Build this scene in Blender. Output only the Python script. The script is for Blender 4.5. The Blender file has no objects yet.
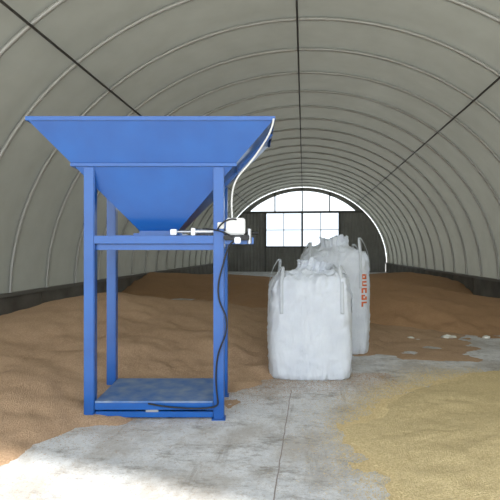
import bpy, bmesh, math, random
from mathutils import Vector, noise, Matrix
from mathutils.bvhtree import BVHTree
random.seed(7)
scene = bpy.context.scene
scene.view_settings.view_transform = 'Standard'
scene.view_settings.exposure = 0.5
TH = math.radians(6.16)
CAMX, CAMY, CAMZ = 0.13, 0.0, 1.6
def W(X, D):   # survey frame -> world metres
    return (CAMX + math.cos(TH)*X - math.sin(TH)*D, math.sin(TH)*X + math.cos(TH)*D)

# ---------------------------------------------------------------- materials
def srgb(r, g, b):
    f = lambda c: (c/255/12.92) if c/255 <= .04045 else ((c/255+.055)/1.055)**2.4
    return (f(r), f(g), f(b), 1)
class M:
    def __init__(s, name):
        s.m = bpy.data.materials.new(name); s.m.use_nodes = True
        s.t = s.m.node_tree; s.n = s.t.nodes; s.l = s.t.links
        s.b = s.n['Principled BSDF']; s.out = s.n['Material Output']
    def node(s, typ, **kw):
        n = s.n.new(typ)
        for k, v in kw.items():
            if k in n.inputs: n.inputs[k].default_value = v
            else: setattr(n, k, v)
        return n
    def coord(s, scale=(1,1,1), kind='Object'):
        tc = s.node('ShaderNodeTexCoord'); mp = s.node('ShaderNodeMapping')
        mp.inputs['Scale'].default_value = scale
        s.l.new(tc.outputs[kind], mp.inputs['Vector']); return mp.outputs['Vector']
    def noise(s, scale, detail=4, vec=None, rough=.55):
        n = s.node('ShaderNodeTexNoise', Scale=scale, Detail=detail, Roughness=rough)
        if vec is None: vec = s.coord()
        s.l.new(vec, n.inputs['Vector']); return n.outputs['Fac']
    def ramp(s, fac, stops):
        r = s.node('ShaderNodeValToRGB'); e = r.color_ramp.elements
        e[0].position, e[0].color = stops[0]; e[1].position, e[1].color = stops[-1]
        for p, c in stops[1:-1]:
            x = e.new(p); x.color = c
        s.l.new(fac, r.inputs['Fac']); return r.outputs['Color']
    def mix(s, fac, a, b):
        m = s.node('ShaderNodeMix', data_type='RGBA')
        for i, v in ((0, fac), (6, a), (7, b)):
            if isinstance(v, (tuple, float, int)): m.inputs[i].default_value = v
            else: s.l.new(v, m.inputs[i])
        return m.outputs[2]
    def bump(s, h, strength=.3, dist=.01):
        b = s.node('ShaderNodeBump', Strength=strength, Distance=dist)
        s.l.new(h, b.inputs['Height']); s.l.new(b.outputs['Normal'], s.b.inputs['Normal']); return b
    def col(s, c):
        if isinstance(c, tuple): s.b.inputs['Base Color'].default_value = c
        else: s.l.new(c, s.b.inputs['Base Color'])
def simple(name, c, rough=.5, metal=0, var=.12, scale=8):
    m = M(name); m.b.inputs['Roughness'].default_value = rough; m.b.inputs['Metallic'].default_value = metal
    d = tuple(x*(1-var) for x in c[:3])+(1,)
    m.col(m.mix(m.noise(scale), d, c)); return m.m
K0=(0,0,0,1); K1=(1,1,1,1)

mat_galv = simple('galvanised_tube', srgb(190,190,184), .45, .3)
mat_ribshade = simple('painted_rib_shade', srgb(70,68,62), .8)  # dark tone standing in for the shadow line beside each rib
mat_purlin = simple('purlin_steel', srgb(74,72,68), .6)
mat_rail = simple('base_rail_steel', srgb(120,118,112), .6)
mat_steel = simple('bare_steel', srgb(190,192,195), .3, .8)
mat_black = simple('black_rubber', srgb(22,22,24), .5)
mat_whiteplastic = simple('white_plastic', srgb(225,225,222), .4)
mat_strap = simple('strap_webbing', srgb(200,205,210), .8)
mat_red = simple('printed_ink', srgb(215,110,60), .6)
mat_lump = simple('lime_lump', srgb(225,222,212), .9)
mat_frame = simple('gate_frame_steel', srgb(96,96,92), .6)

m = M('blue_paint'); m.b.inputs['Roughness'].default_value = .3
v = m.noise(2.2, 6); m.col(m.ramp(v, [(.3, srgb(10,76,150)), (.7, srgb(16,90,168))]))
m.b.inputs['Coat Weight'].default_value = .25; m.bump(m.noise(3, 3), .15, .01)
mat_blue = m.m
m = M('blue_dusty'); m.b.inputs['Roughness'].default_value = .5
m.col(m.mix(m.ramp(m.noise(6, 8), [(.35, K0), (.7, K1)]), srgb(60,105,165), srgb(130,145,165)))
mat_bluedust = m.m

# membrane : diffuse + translucent PVC
m = M('pvc_membrane')
n1 = m.noise(.35, 6, m.coord((1, .4, 1))); n2 = m.noise(1.7, 5)
c = m.mix(n1, srgb(162,163,153), srgb(186,187,176))
c = m.mix(m.ramp(n2, [(.35, K0), (.8, (.35,.35,.35,1))]), c, srgb(146,144,132))
dif = m.node('ShaderNodeBsdfDiffuse'); tr = m.node('ShaderNodeBsdfTranslucent'); mx = m.node('ShaderNodeMixShader')
m.l.new(c, dif.inputs['Color']); m.l.new(c, tr.inputs['Color']); mx.inputs[0].default_value = .075
m.l.new(dif.outputs[0], mx.inputs[1]); m.l.new(tr.outputs[0], mx.inputs[2]); m.l.new(mx.outputs[0], m.out.inputs['Surface'])
mat_mem = m.m

# concrete floor
m = M('dusty_concrete'); m.b.inputs['Roughness'].default_value = .8
vec = m.coord()
base = m.ramp(m.noise(.9, 8, vec), [(.3, srgb(190,191,193)), (.7, srgb(216,217,218))])
fine = m.ramp(m.noise(9, 10, vec, .75), [(.42, K0), (.62, K1)])
c = m.mix(fine, base, srgb(220,220,220))
stain = m.ramp(m.noise(1.3, 12, m.coord((1.2,.8,1)), .7), [(.46, K0), (.60, (.65,.65,.65,1))])
c = m.mix(stain, c, srgb(168,160,150))
dark = m.ramp(m.noise(2.6, 14, m.coord((.7,1.3,1)), .85), [(.52, K0), (.62, (.75,.75,.75,1))])
c = m.mix(dark, c, srgb(122,116,108))
scuff = m.ramp(m.noise(1.6, 10, m.coord((3.5,.35,1)), .8), [(.56, K0), (.66, (.55,.55,.55,1))])
c = m.mix(scuff, c, srgb(136,130,122))
grit = m.ramp(m.noise(60, 4, vec, .8), [(.54, K0), (.68, (.75,.75,.75,1))])
c = m.mix(grit, c, srgb(156,132,100))
m.col(c); m.bump(m.noise(25, 8, vec, .7), .35, .01); mat_conc = m.m
mat_joint = simple('joint_sealant', srgb(165,155,150), .9, 0, .4, 20)

m = M('yard_gravel'); m.b.inputs['Roughness'].default_value = .9
m.col(m.ramp(m.noise(3, 10), [(.3, srgb(165,162,155)), (.7, srgb(195,192,186))])); mat_yard = m.m

m = M('precast_concrete'); m.b.inputs['Roughness'].default_value = .9
m.col(m.ramp(m.noise(1.5, 10), [(.3, srgb(92,88,82)), (.7, srgb(125,121,114))])); m.bump(m.noise(20, 6), .3, .01); mat_knee = m.m

def grain(name, a, b, c3):
    m = M(name); m.b.inputs['Roughness'].default_value = .85; m.b.inputs['Specular IOR Level'].default_value = .2
    vec = m.coord()
    vo = m.node('ShaderNodeTexVoronoi', Scale=95.0); m.l.new(vec, vo.inputs['Vector'])
    big = m.ramp(m.noise(1.2, 6, vec, .6), [(.3, K0), (.7, K1)])
    cc = m.mix(big, a, b)
    sp = m.ramp(m.noise(60, 3, vec, .75), [(.36, K0), (.70, K1)])
    cc = m.mix(sp, cc, c3); m.col(cc)
    h = m.node('ShaderNodeMath', operation='ADD'); m.l.new(vo.outputs['Distance'], h.inputs[0]); m.l.new(m.noise(12, 6, vec), h.inputs[1])
    m.bump(h.outputs[0], .5, .014); return m.m
mat_g1 = grain('wheat_grain', srgb(156,126,98), srgb(172,142,113), srgb(198,168,138))
mat_g2 = grain('wheat_grain_dark', srgb(150,114,82), srgb(168,131,96), srgb(190,154,118))
mat_g3 = grain('barley_grain', srgb(186,163,116), srgb(202,180,132), srgb(234,214,168))

# bag fabric
m = M('woven_polypropylene'); m.b.inputs['Roughness'].default_value = .5
vec = m.coord()
m.col(m.ramp(m.noise(3, 6, vec), [(.3, srgb(212,218,227)), (.7, srgb(228,233,239))]))
w = m.node('ShaderNodeTexWave', Scale=60.0, bands_direction='Z'); m.l.new(vec, w.inputs['Vector'])
cr = m.noise(5, 8, m.coord((2.0,2.0,.6)), .6)
h = m.node('ShaderNodeMath', operation='MULTIPLY_ADD'); m.l.new(w.outputs['Fac'], h.inputs[0]); h.inputs[1].default_value = .03; m.l.new(cr, h.inputs[2])
m.bump(h.outputs[0], .8, .05)
mat_bag = m.m

m = M('corrugated_dark'); m.b.inputs['Roughness'].default_value = .6
m.col(m.ramp(m.noise(.8, 6), [(.3, srgb(130,129,124)), (.7, srgb(156,155,150))])); mat_corr = m.m
m = M('window_film')
g = m.node('ShaderNodeBsdfTransparent'); g.inputs[0].default_value = (.62,.64,.66,1)
d = m.node('ShaderNodeBsdfTranslucent'); x = m.node('ShaderNodeMixShader'); x.inputs[0].default_value = .10
m.l.new(m.mix(m.noise(2), (.85,.9,.95,1), (.95,.97,1,1)), d.inputs[0])
m.l.new(g.outputs[0], x.inputs[1]); m.l.new(d.outputs[0], x.inputs[2]); m.l.new(x.outputs[0], m.out.inputs['Surface']); mat_win = m.m

# ---------------------------------------------------------------- helpers
def mesh(name, verts, faces, mats, parent=None, smooth=False, loc=None, rot=None):
    me = bpy.data.meshes.new(name); me.from_pydata([tuple(v) for v in verts], [], faces); me.update()
    o = bpy.data.objects.new(name, me); scene.collection.objects.link(o)
    for mt in (mats if isinstance(mats, list) else [mats]): me.materials.append(mt)
    if smooth:
        for p in me.polygons: p.use_smooth = True
    if parent: o.parent = parent
    if loc: o.location = loc
    if rot: o.rotation_euler = rot
    return o
def box(name, lo, hi, mat, parent=None, bev=.004):
    lo = Vector(lo); hi = Vector(hi)
    bm = bmesh.new(); bmesh.ops.create_cube(bm, size=1)
    c = (lo+hi)/2; s = hi-lo
    for v in bm.verts: v.co = Vector((v.co.x*s.x, v.co.y*s.y, v.co.z*s.z))
    if bev: bmesh.ops.bevel(bm, geom=bm.edges[:], offset=bev, segments=2, affect='EDGES')
    me = bpy.data.meshes.new(name); bm.to_mesh(me); bm.free(); me.materials.append(mat)
    o = bpy.data.objects.new(name, me); scene.collection.objects.link(o); o.location = c
    if parent: o.parent = parent
    return o
def empty(name, loc=(0,0,0), rotz=0):
    o = bpy.data.objects.new(name, None); scene.collection.objects.link(o); o.location = loc; o.rotation_euler[2] = rotz; return o
def tube(name, pts, r, mat, parent=None, res=3, spline='POLY'):
    cu = bpy.data.curves.new(name, 'CURVE'); cu.dimensions = '3D'; cu.bevel_depth = r; cu.bevel_resolution = res; cu.use_fill_caps = True
    sp = cu.splines.new(spline); sp.points.add(len(pts)-1)
    for p, q in zip(sp.points, pts): p.co = (*q, 1)
    if spline == 'NURBS': sp.order_u = 4; sp.use_endpoint_u = True; sp.resolution_u = 6
    cu.materials.append(mat); o = bpy.data.objects.new(name, cu); scene.collection.objects.link(o)
    if parent: o.parent = parent
    return o
def cyl(name, a, b, r, mat, parent=None): return tube(name, [a, b], r, mat, parent, 6)

# ---------------------------------------------------------------- hangar
HW, HB, HH = 6.0, .65, 5.5
Y0, BAY, NB = -.6, 1.5, 25
Y1 = Y0 + BAY*NB
def arch(t, off=0): return ((HW+off)*math.cos(t), HB+(HH+off)*math.sin(t))
NT = 72; verts = []; faces = []; sub = 4; ny = NB*sub+1
for j in range(ny):
    y = Y0 + BAY*j/sub; ph = (j % sub)/sub
    off = .075 - .05*math.sin(math.pi*ph)
    for i in range(NT+1):
        x, z = arch(math.pi*i/NT, off); verts.append((x, y, z))
for j in range(ny-1):
    for i in range(NT):
        a = j*(NT+1)+i; faces.append((a, a+1, a+NT+2, a+NT+1))
mesh('ceiling', verts, faces, mat_mem, smooth=True)
fr = empty('arch_frame')
for k in range(NB+1):
    y = Y0+BAY*k
    tube('rib_%d' % k, [(arch(math.pi*i/NT)[0], y, arch(math.pi*i/NT)[1]) for i in range(NT+1)], .036, mat_galv, fr)
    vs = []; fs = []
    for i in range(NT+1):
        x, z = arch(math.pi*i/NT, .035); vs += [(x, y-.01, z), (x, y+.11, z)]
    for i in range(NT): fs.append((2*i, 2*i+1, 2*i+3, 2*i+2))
    mesh('rib_shade_strip_%d' % k, vs, fs, mat_ribshade, fr)  # added dark strip behind the tube, painted rib shadow on the membrane
for nm, xx in (('ridge', 0), ('left', -3.83), ('right', 3.83)):
    t = math.acos(xx/HW); x, z = arch(t, -.05)
    cyl('purlin_'+nm, (x, Y0, z), (x, Y1, z), .021, mat_purlin, fr)
for s, nm in ((-1, 'left'), (1, 'right')):
    box('rail_'+nm, (s*5.98-.04, Y0, .63), (s*5.98+.04, Y1, .71), mat_rail, fr)
    w = empty('wall_'+nm)
    k = 0; y = Y0
    while y < Y1-.1:
        e = min(y+2.35, Y1)
        box('block_%d' % k, (min(s*6.0, s*6.4), y+.01, 0), (max(s*6.0, s*6.4), e-.01, .63), mat_knee, w, .015)
        y = e; k += 1
fl = box('floor', (-6.4, Y0-2.5, -.12), (6.4, Y1+.4, 0), mat_conc, None, 0)
def strip(name, a, b, w, z=.002):
    a = Vector((*a, z)); b = Vector((*b, z)); d = (b-a).normalized(); n = Vector((-d.y, d.x, 0))*w/2
    vs = []; fs = []; N = 60
    for i in range(N+1):
        p = a+(b-a)*i/N+n*2*noise.noise(Vector((i*.4, a.x, 0))); vs += [p-n, p+n]
    for i in range(N): fs.append((2*i, 2*i+2, 2*i+3, 2*i+1))
    mesh(name, vs, fs, mat_joint)
strip('trim_1', W(.0, 2.0), W(.47, 5.7), .009)
strip('trim_2', W(-1.5, 5.9), W(3.0, 5.5), .008)
mesh('ground', [(-90,-90,-.13),(90,-90,-.13),(90,130,-.13),(-90,130,-.13)], [(0,1,2,3)], mat_yard)

# back wall: corrugated sheets with central gate and daylight panels
YB = Y1+.05
wb = empty('wall_back')
def zell(x): return HB+(HH+.05)*math.sqrt(max(0, 1-(x/(HW+.05))**2))
def corr(name, xa, xb, z0, ztop, parent):
    vs = []; fs = []; n = int((xb-xa)/.06)
    for i in range(n+1):
        x = xa+(xb-xa)*i/n; y = YB+.025*(1 if (i//2) % 2 else -1)
        vs += [(x, y, z0), (x, y, min(ztop, zell(x)))]
    for i in range(n): fs.append((2*i, 2*i+2, 2*i+3, 2*i+1))
    mesh(name, vs, fs, mat_corr, parent)
corr('sheet_left', -6.0, -2.72, 0, 4.4, wb); corr('sheet_right', 2.72, 6.0, 0, 4.4, wb)
d1 = empty('door_1')
corr('leaf_left', -2.7, -.03, 0, 1.8, d1); corr('leaf_right', .03, 2.7, 0, 1.8, d1)
for x in (-2.7, 0, 2.7): box('stile', (x-.07, YB-.08, 0), (x+.07, YB-.02, 4.4), mat_frame, d1, 0)
box('rail_mid', (-2.7, YB-.08, 1.76), (2.7, YB-.02, 1.88), mat_frame, d1, 0)
box('rail_top', (-4.4, YB-.09, 4.30), (4.4, YB-.01, 4.46), mat_frame, wb, 0)
for s in (-1, 1):
    box('glazing_bar', (s*1.35-.025, YB-.06, 1.86), (s*1.35+.025, YB-.02, 4.32), mat_rail, d1, 0)
box('glazing_bar', (-2.64, YB-.06, 3.05), (2.64, YB-.02, 3.10), mat_rail, d1, 0)
box('window_1', (-2.64, YB-.01, 1.86), (-.06, YB, 4.32), mat_win, None, 0)
box('window_2', (.06, YB-.01, 1.86), (2.64, YB, 4.32), mat_win, None, 0)
vs = []; n = 48; v2 = []
def zw(x): return 4.4+1.52*max(0, 1-(x/3.85)**2)**.85
for i in range(n+1):
    x = -3.85+7.7*i/n; vs += [(x, YB, 4.4), (x, YB, zw(x))]
for i in range(n+1):
    x = -4.45+8.9*i/n; v2 += [(x, YB-.01, zw(x)), (x, YB-.01, max(4.4, zell(x)))]
mesh('window_3', vs, [(2*i, 2*i+2, 2*i+3, 2*i+1) for i in range(n)], mat_win)
mesh('gable_sheet', v2, [(2*i, 2*i+2, 2*i+3, 2*i+1) for i in range(n)], mat_corr, wb)
for x in (-2, 0, 2): box('post', (x-.05, YB-.07, 4.44), (x+.05, YB-.02, zell(x)-.05), mat_frame, wb, 0)

# ---------------------------------------------------------------- grain heaps
def heap(name, ridge, mat, step, power=1.0, wob=.35, clipx=5.98, seed=0, edge=1.0):
    pts = [(*W(X, D), h, w) for X, D, h, w in ridge]
    xs = [p[0] for p in pts]; ys = [p[1] for p in pts]; wm = max(p[3] for p in pts)*1.25
    xa, xb = max(-clipx, min(xs)-wm), min(clipx, max(xs)+wm); ya, yb = min(ys)-wm, min(max(ys)+wm, Y1-.1)
    nx = int((xb-xa)/step)+1; nyy = int((yb-ya)/step)+1
    def hgt(x, y):
        best = -9
        for a, b in zip(pts[:-1], pts[1:]):
            dx, dy = b[0]-a[0], b[1]-a[1]; L = dx*dx+dy*dy
            t = max(0, min(1, ((x-a[0])*dx+(y-a[1])*dy)/L))
            d = math.hypot(x-a[0]-t*dx, y-a[1]-t*dy)
            H = a[2]+t*(b[2]-a[2]); w = a[3]+t*(b[3]-a[3])
            w *= 1+wob*(noise.noise(Vector((x*.55, y*.55, seed))) + .35*noise.noise(Vector((x*2.3, y*2.3, seed+5)))
                 + edge*(.10*noise.noise(Vector((x*6, y*6, seed+2)))+.06*noise.noise(Vector((x*15, y*15, seed+2)))))
            q = d/w
            q = math.sqrt(q*q+.012)-.05
            hh = H*(1-q) if q > 1 else H*(1-q)**power
            best = max(best, hh)
        return best + (.05*noise.noise(Vector((x*1.1, y*1.1, seed+9)))+.018*noise.noise(Vector((x*4, y*4, seed)))) * (1 if best > 0.05 else max(0, best/.05))
    grid = {}; vs = []; fs = []; H = [[hgt(xa+(xb-xa)*i/nx, ya+(yb-ya)*j/nyy) for i in range(nx+1)] for j in range(nyy+1)]
    def vid(i, j):
        if (i, j) not in grid:
            grid[(i, j)] = len(vs); vs.append((xa+(xb-xa)*i/nx, ya+(yb-ya)*j/nyy, max(-.01, H[j][i])))
        return grid[(i, j)]
    for j in range(nyy):
        for i in range(nx):
            if max(H[j][i], H[j][i+1], H[j+1][i], H[j+1][i+1]) > 0:
                fs.append((vid(i, j), vid(i+1, j), vid(i+1, j+1), vid(i, j+1)))
    return mesh(name, vs, fs, mat, smooth=True), hgt
heap('grain_heap', [(-4.5,6.2,.42,2.9),(-3.8,7.4,.58,3.6),(-2.5,8.8,.90,3.7),(-1.2,9.2,.74,3.4),(.0,10.0,.45,3.3)], mat_g1, .04, 1.15, seed=1)
heap('grain_heap', [(1.6,14,.55,3.8),(3.3,13,.92,3.8),(4.8,12.6,.60,3.5),(6.3,12,.25,3.2)], mat_g2, .07, 1.1, seed=3)
heap('grain_heap', [(-4,20,.75,4),(-1,21,.6,4),(2,22,.4,4),(6.5,21,.7,4)], mat_g2, .12, seed=4)
o3, h3 = heap('grain_heap', [(2.6,2.0,.24,1.65),(2.75,3.6,.27,1.8),(3.0,4.3,.25,1.75),(3.7,5.0,.2,1.6)], mat_g3, .018, 1.6, .24, seed=6, edge=2.2)

# spilled kernels
def kernels(name, n, sampler, mat, size):
    vs = []; fs = []
    for _ in range(n):
        x, y = sampler(); a = random.uniform(0, math.pi); L = size*random.uniform(.8, 1.3); w = L*.45
        ca, sa = math.cos(a), math.sin(a); b = len(vs)
        vs += [(x+ca*L, y+sa*L, w*.6), (x-ca*L, y-sa*L, w*.6), (x-sa*w, y+ca*w, w*.6), (x+sa*w, y-ca*w, w*.6), (x, y, w*1.3), (x, y, 0)]
        for p, q in ((0,2),(2,1),(1,3),(3,0)): fs += [(b+p, b+q, b+4), (b+q, b+p, b+5)]
    mesh(name, vs, fs, mat)
def s_fore():
    while 1:
        r = 1.45+abs(random.gauss(0, .33)); a = random.uniform(1.4, 3.9)
        X = 2.75+math.cos(a)*r*1.05; D = 4.1+math.sin(a)*r*1.35
        p = W(X, D); hh = h3(*p)
        if hh < .004 and D > 1.5 and random.random() < math.exp(hh*22)+.06: return p
kernels('spilled_barley', 24000, s_fore, mat_g3, .0065)
def s_left():
    t = random.random(); X = -2.6+4.4*t; D = 4.6+1.9*min(t*1.4,1) - abs(random.gauss(0, .5)); return W(X, D)
kernels('spilled_wheat', 16000, s_left, mat_g1, .0065)
# lime lumps on the floor
vs = []; fs = []
for (X, D, r) in [(2.85,8.9,.07),(2.95,8.8,.04),(3.55,9.0,.08),(3.7,9.1,.05),(4.3,9.1,.05),(2.2,8.6,.035)]:
    x, y = W(X, D); bm = bmesh.new(); bmesh.ops.create_icosphere(bm, subdivisions=2, radius=r)
    b = len(vs)
    for v in bm.verts:
        c = v.co*(1+.5*noise.noise(v.co*20+Vector((X,0,0)))); vs.append((x+c.x*1.3, y+c.y, max(0, c.z*.6+r*.3)))
    bm.verts.index_update()
    fs += [tuple(b+v.index for v in f.verts) for f in bm.faces]; bm.free()
mesh('lime_lumps', vs, fs, mat_lump)

# ---------------------------------------------------------------- hopper on stand
hx, hy = W(-.905, 5.125)
hp = empty('grain_hopper', (hx, hy, 0), TH)
B = mat_blue
for i, (sx, sy) in enumerate(((-1,-1),(1,-1),(-1,1),(1,1))):
    box('leg_%d' % (i+1), (sx*.61-.05, sy*.375-.05, .008), (sx*.61+.05, sy*.375+.05, 2.385), B, hp, .008)
    box('foot_%d' % (i+1), (sx*.61-.065, sy*.375-.065, 0), (sx*.61+.065, sy*.375+.065, .01), B, hp, .002)
def ringbox(nm, hxo, hyo, z0, z1, th, mat=B):
    box(nm+'_front', (-hxo, -hyo, z0), (hxo, -hyo+th, z1), mat, hp, .003); box(nm+'_rear', (-hxo, hyo-th, z0), (hxo, hyo, z1), mat, hp, .003)
    box(nm+'_left', (-hxo, -hyo+th, z0), (-hxo+th, hyo-th, z1), mat, hp, .003); box(nm+'_right', (hxo-th, -hyo+th, z0), (hxo, hyo-th, z1), mat, hp, .003)
ringbox('support_ring', .78, .445, 2.385, 2.415, .05)
RX, RY, RZ = 1.126, .588, 2.81; OX, OY, OZ = .19, .17, 1.79
lv = [(RX, RY, RZ), (RX-.012, RY-.008, RZ-.03), (OX, OY, OZ), (OX, OY, 1.735)]
vs = []
for ins in (0, .006):
    for (a, b, z) in lv:
        for sx, sy in ((-1,-1),(1,-1),(1,1),(-1,1)): vs.append((sx*(a-ins), sy*(b-ins), z))
fs = []
for L in range(3):
    for k in range(4):
        a, b = L*4+k, L*4+(k+1) % 4; fs.append((a+4, b+4, b, a)); fs.append((a+16, b+16, b+20, a+20))
for k in range(4): a, b = k, (k+1) % 4; fs.append((a, b, b+16, a+16)); fs.append((12+b, 12+a, 28+a, 28+b))
mesh('hopper_shell', vs, fs, B, hp)
ringbox('rim', RX+.008, RY+.008, RZ-.035, RZ+.004, .012)
for s in (-1, 1):
    def side(t, y): 
        x = RX+t*(OX-RX); hy2 = RY+t*(OY-RY); return Vector((s*x, y*hy2, RZ+t*(OZ-RZ)))
    a, b = side(.02, -.1), side(.6, -.1); nrm = Vector((s*.74, 0, -.67))*.04
    wv = Vector((0, .008, 0))
    q = [a-wv, a+wv, b+wv, b-wv]; vs = q+[p+nrm for p in q]
    mesh('side_stiffener', vs, [(0,1,2,3),(4,7,6,5),(0,4,5,1),(1,5,6,2),(2,6,7,3),(3,7,4,0)], B, hp)
tube('white_tube_upper', [(1.12,-.60,2.79),(1.11,-.58,2.70),(1.03,-.50,2.58),(.95,-.46,2.47),(.86,-.44,2.36),(.76,-.40,2.27),(.72,-.38,2.1),(.74,-.40,1.87)], .009, mat_whiteplastic, hp, 3, 'NURBS')  # thin white tube curving down the hopper's right edge
# mid frame
box('mid_beam_front', (-.56, -.425, 1.66), (.56, -.375, 1.735), B, hp)
box('mid_beam_front_lower', (-.56, -.372, 1.60), (.56, -.33, 1.655), B, hp)
box('mid_beam_rear', (-.56, .335, 1.62), (.56, .415, 1.70), B, hp)
for s in (-1, 1): box('mid_beam_side', (s*.61-.035, -.33, 1.61), (s*.61+.035, .33, 1.70), B, hp)
box('bracket', (.665, -.42, 1.655), (.94, -.26, 1.72), B, hp)
box('gate_plate', (-.5, -.2, 1.715), (.42, .2, 1.733), mat_steel, hp, .002)
box('outlet_flange', (-.24, -.22, 1.74), (.24, .22, 1.765), B, hp, .002)
for s in (-1, 1): box('gate_guide', (-.5, s*.2-.02, 1.70), (.5, s*.2+.02, 1.745), B, hp, .002)
cyl('cylinder_rod', (.18,-.30,1.775), (.42,-.30,1.775), .012, mat_steel, hp)
cyl('cylinder_body', (.36,-.30,1.775), (.74,-.30,1.775), .030, mat_steel, hp)
box('cylinder_cap_a', (.34,-.34,1.74), (.38,-.26,1.81), mat_steel, hp); box('cylinder_cap_b', (.70,-.34,1.74), (.74,-.26,1.81), mat_black, hp)
box('clevis', (.14,-.33,1.745), (.20,-.27,1.80), mat_steel, hp)
box('valve_box', (.68,-.46,1.74), (.86,-.37,1.90), mat_whiteplastic, hp, .012)
box('valve_plate', (.72,-.468,1.76), (.83,-.458,1.82), mat_steel, hp, .002)
box('valve_block', (.66,-.49,1.69), (.90,-.425,1.74), mat_black, hp, .008)
box('valve_coil', (.76,-.52,1.66), (.82,-.48,1.72), mat_steel, hp, .008)
cyl('filter_bowl', (.90,-.42,1.66), (.90,-.42,1.80), .022, mat_steel, hp)
cyl('fitting', (.84,-.42,1.76), (.98,-.42,1.76), .014, mat_black, hp)
box('panel_button', (.60,-.445,1.80), (.66,-.425,1.86), mat_whiteplastic, hp, .005)
tube('hose_a', [(.6,-.44,1.78),(.62,-.47,1.86),(.74,-.49,1.92),(.80,-.44,1.87)], .008, mat_black, hp, 3, 'NURBS')
tube('hose_b', [(.46,-.42,1.80),(.66,-.5,1.79),(.74,-.49,1.72)], .007, mat_black, hp, 3, 'NURBS')
tube('cable', [(.78,-.46,1.70),(.70,-.46,1.66),(.67,-.46,1.5),(.60,-.46,1.3),(.61,-.445,1.1),(.69,-.46,1.0),(.69,-.46,.8),(.60,-.445,.66),(.58,-.445,.4),(.60,-.45,.2),(.62,-.45,.13),(.4,-.45,.11),(.1,-.44,.13),(-.05,-.44,.16)], .008, mat_black, hp, 3, 'NURBS')
# weighing platform
box('platform_plate', (-.555, -.42, .160), (.555, .42, .178), mat_bluedust, hp, .003)
for s in (-1, 1):
    box('platform_beam', (-.555, s*.385-.035, .095), (.555, s*.385+.035, .16), B, hp)
    box('base_beam', (-.555, s*.385-.025, .02), (.555, s*.385+.025, .075), B, hp)
    box('base_side', (s*.53-.025, -.36, .02), (s*.53+.025, .36, .16), B, hp)
box('load_cell', (-.08, -.41, .07), (.04, -.36, .10), mat_steel, hp, .002)

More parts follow.
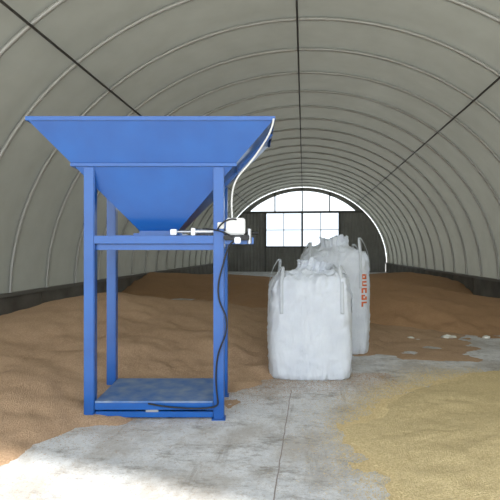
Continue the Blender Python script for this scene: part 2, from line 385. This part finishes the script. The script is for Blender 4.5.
# ---------------------------------------------------------------- big bags
def bulkbag(X, D, rot, hw, Hs, seed, lean=(0,0), ink=False, loops=1.0):
    x0, y0 = W(X, D); root = empty('bulk_bag', (x0, y0, 0), rot)
    NU, NV = 208, 128; vs = []; fs = []
    prof = [(0,.93),(.015,.975),(.06,1.005),(.22,1.025),(.42,1.035),(.62,1.03),(.78,1.015),(.90,.985),(.955,.94),(.99,.86),(1.01,.74),(1.03,.58),(1.055,.42),(1.09,.33),(1.13,.33),(1.16,.38)]
    def P(v):
        s = v*(len(prof)-1); i = min(int(s), len(prof)-2); f = s-i
        p0 = prof[max(0,i-1)]; p1 = prof[i]; p2 = prof[i+1]; p3 = prof[min(len(prof)-1,i+2)]
        cr = lambda a,b,c,d: b+.5*f*(c-a+f*(2*a-5*b+4*c-d+f*(3*(b-c)+d-a)))
        return cr(p0[0],p1[0],p2[0],p3[0]), cr(p0[1],p1[1],p2[1],p3[1])
    for j in range(NV+1):
        zf, rf = P(j/NV)
        for i in range(NU):
            a = 2*math.pi*i/NU; ca, sa = math.cos(a), math.sin(a)
            n = 5.2 if zf < .96 else max(2.4, 5.2-(zf-.96)*30)
            r = (abs(ca)**n+abs(sa)**n)**(-1/n)
            px, py = ca*r*rf*hw, sa*r*rf*hw; z = zf*Hs
            q = Vector((px*4, py*4, z*2.2+seed)); w1 = noise.noise(q)
            w2 = 1-abs(noise.noise(Vector((px*11+seed, py*11, z*2.5))))*2
            w3 = 1-abs(noise.noise(Vector((px*3.2+z*4, py*3.2-z*3, z*4.5+seed))))*2
            w4 = 1-abs(noise.noise(Vector((px*5-z*6, py*5+z*5, z*6+seed*2))))*2
            up = max(0, min(1, (zf-.70)/.3))
            k = .010*w1+.007*w2+(.012+.008*up)*w3+(.011+.006*up)*w4
            k += up*.010*math.sin(a*28+3*w1)+(.018 if zf > 1 else 0)*math.sin(a*13+4*w1+seed)
            if zf < .15: k += .010*math.sin(a*34+seed)*(1-zf/.15)
            px += ca*k; py += sa*k
            if zf > .9:
                e = min(1, (zf-.9)*7)
                z += e*(.085*noise.noise(Vector((px*4+seed, py*4, seed)))+.035*w2)
                z += e*.07*max(0, (abs(px*py)/(hw*hw)))**.8
                px += (zf-.9)*lean[0]; py += (zf-.9)*lean[1]
            vs.append((px, py, max(0, z)))
    for j in range(NV):
        for i in range(NU): fs.append((j*NU+i, j*NU+(i+1) % NU, (j+1)*NU+(i+1) % NU, (j+1)*NU+i))
    fs.append(tuple(range(NU-1, -1, -1)))
    mesh('bag_body', vs, fs, [mat_bag], root, True)
    bv = BVHTree.FromPolygons([Vector(p) for p in vs], fs)
    def ribbon(nm, pts, wds, w, mt=mat_strap):
        v = []; f = []
        for p, wd in zip(pts, wds):
            wd = Vector(wd).normalized()*w/2; v += [Vector(p)-wd, Vector(p)+wd]
        for k in range(len(pts)-1): f.append((2*k, 2*k+2, 2*k+3, 2*k+1))
        o = mesh(nm, v, f, mt, root, True); so = o.modifiers.new('s', 'SOLIDIFY'); so.thickness = .005; so.offset = 0
    for k, (sx, sy) in enumerate(((-1,-1),(1,-1),(-1,1),(1,1))):
        top = Hs*(1.15+.04*math.sin(seed*3+k*2))*loops
        zl = Hs*.66
        A = []; 
        for q in range(12):
            z = zl+(Hs*.93-zl)*q/11; x = sx*hw*.74
            hit = bv.ray_cast(Vector((x, sy*3, z)), Vector((0, -sy, 0)))[0]
            A.append((Vector((x, (hit.y if hit else sy*hw)+sy*.008, z)), Vector((1,0,0))))
        Bp = []
        for q in range(12):
            z = zl+(Hs*.93-zl)*q/11; y = sy*hw*.74
            hit = bv.ray_cast(Vector((sx*3, y, z)), Vector((-sx, 0, 0)))[0]
            Bp.append((Vector(((hit.x if hit else sx*hw)+sx*.008, y, z)), Vector((0,-sx*sy,0))))
        pa, pb = A[-1][0], Bp[-1][0]
        C = []
        for q in range(1, 14):
            t = q/14; p = pa.lerp(pb, t); h = math.sin(math.pi*t)**.6*(top-Hs*.93); inn = math.sin(math.pi*t)*.16
            p = Vector((p.x*(1-inn), p.y*(1-inn), p.z+h)); C.append((p, Vector((1,0,0)).lerp(Vector((0,-sx*sy,0)), t)))
        allp = A+C+Bp[::-1]
        ribbon('lift_loop_%d' % (k+1), [p for p, _ in allp], [w_ for _, w_ in allp], .045)
    if ink:
        glyph = ["111","101","111","000","111","100","111","000","111","101","101","000","110","101","111","000","111","100","100"]
        iv = []; jf = []
        cell = .026; ox = hw*.76; oz = Hs*.80
        for r, row in enumerate(glyph):
            for c_, ch in enumerate(row):
                if ch == '1':
                    quad = []
                    for dx, dz in ((0,0),(1,0),(1,1),(0,1)):
                        xx = ox+(c_+dx)*cell*1.1; zz = oz-(r+dz)*cell
                        hit = bv.ray_cast(Vector((xx, -2, zz)), Vector((0,1,0)))[0]
                        quad.append(hit+Vector((0,-.005,0)) if hit else Vector((xx, -hw, zz)))
                    bI = len(iv); iv += quad; jf.append((bI, bI+1, bI+2, bI+3))
        mesh('bag_print', iv, jf, mat_red, root)
    return root
bulkbag(.77, 6.62, TH-.03, .50, 1.24, 1.3, (.3,-.1))
bulkbag(1.35, 8.15, TH-.10, .52, 1.54, 4.1, (.1,0), True, .98)

# ---------------------------------------------------------------- light
w = bpy.data.worlds.new('sky'); scene.world = w; w.use_nodes = True
bg = w.node_tree.nodes['Background']; bg.inputs[0].default_value = (.88,.94,1,1); bg.inputs[1].default_value = 2.5
sd = bpy.data.lights.new('sun', 'SUN'); sd.energy = 5.0; sd.angle = math.radians(2.0); sd.color = (1,.97,.91)
s = bpy.data.objects.new('sun', sd); scene.collection.objects.link(s)
s.rotation_euler = Vector((-.80, .76, -1)).to_track_quat('-Z', 'Y').to_euler(); s.location = (10, -15, 20)

cd = bpy.data.cameras.new('camera'); cam = bpy.data.objects.new('camera', cd); scene.collection.objects.link(cam)
cd.sensor_width = 36; cd.lens = 36; cam.location = (CAMX, CAMY, CAMZ); cam.rotation_euler = (math.pi/2, 0, TH)
scene.camera = cam
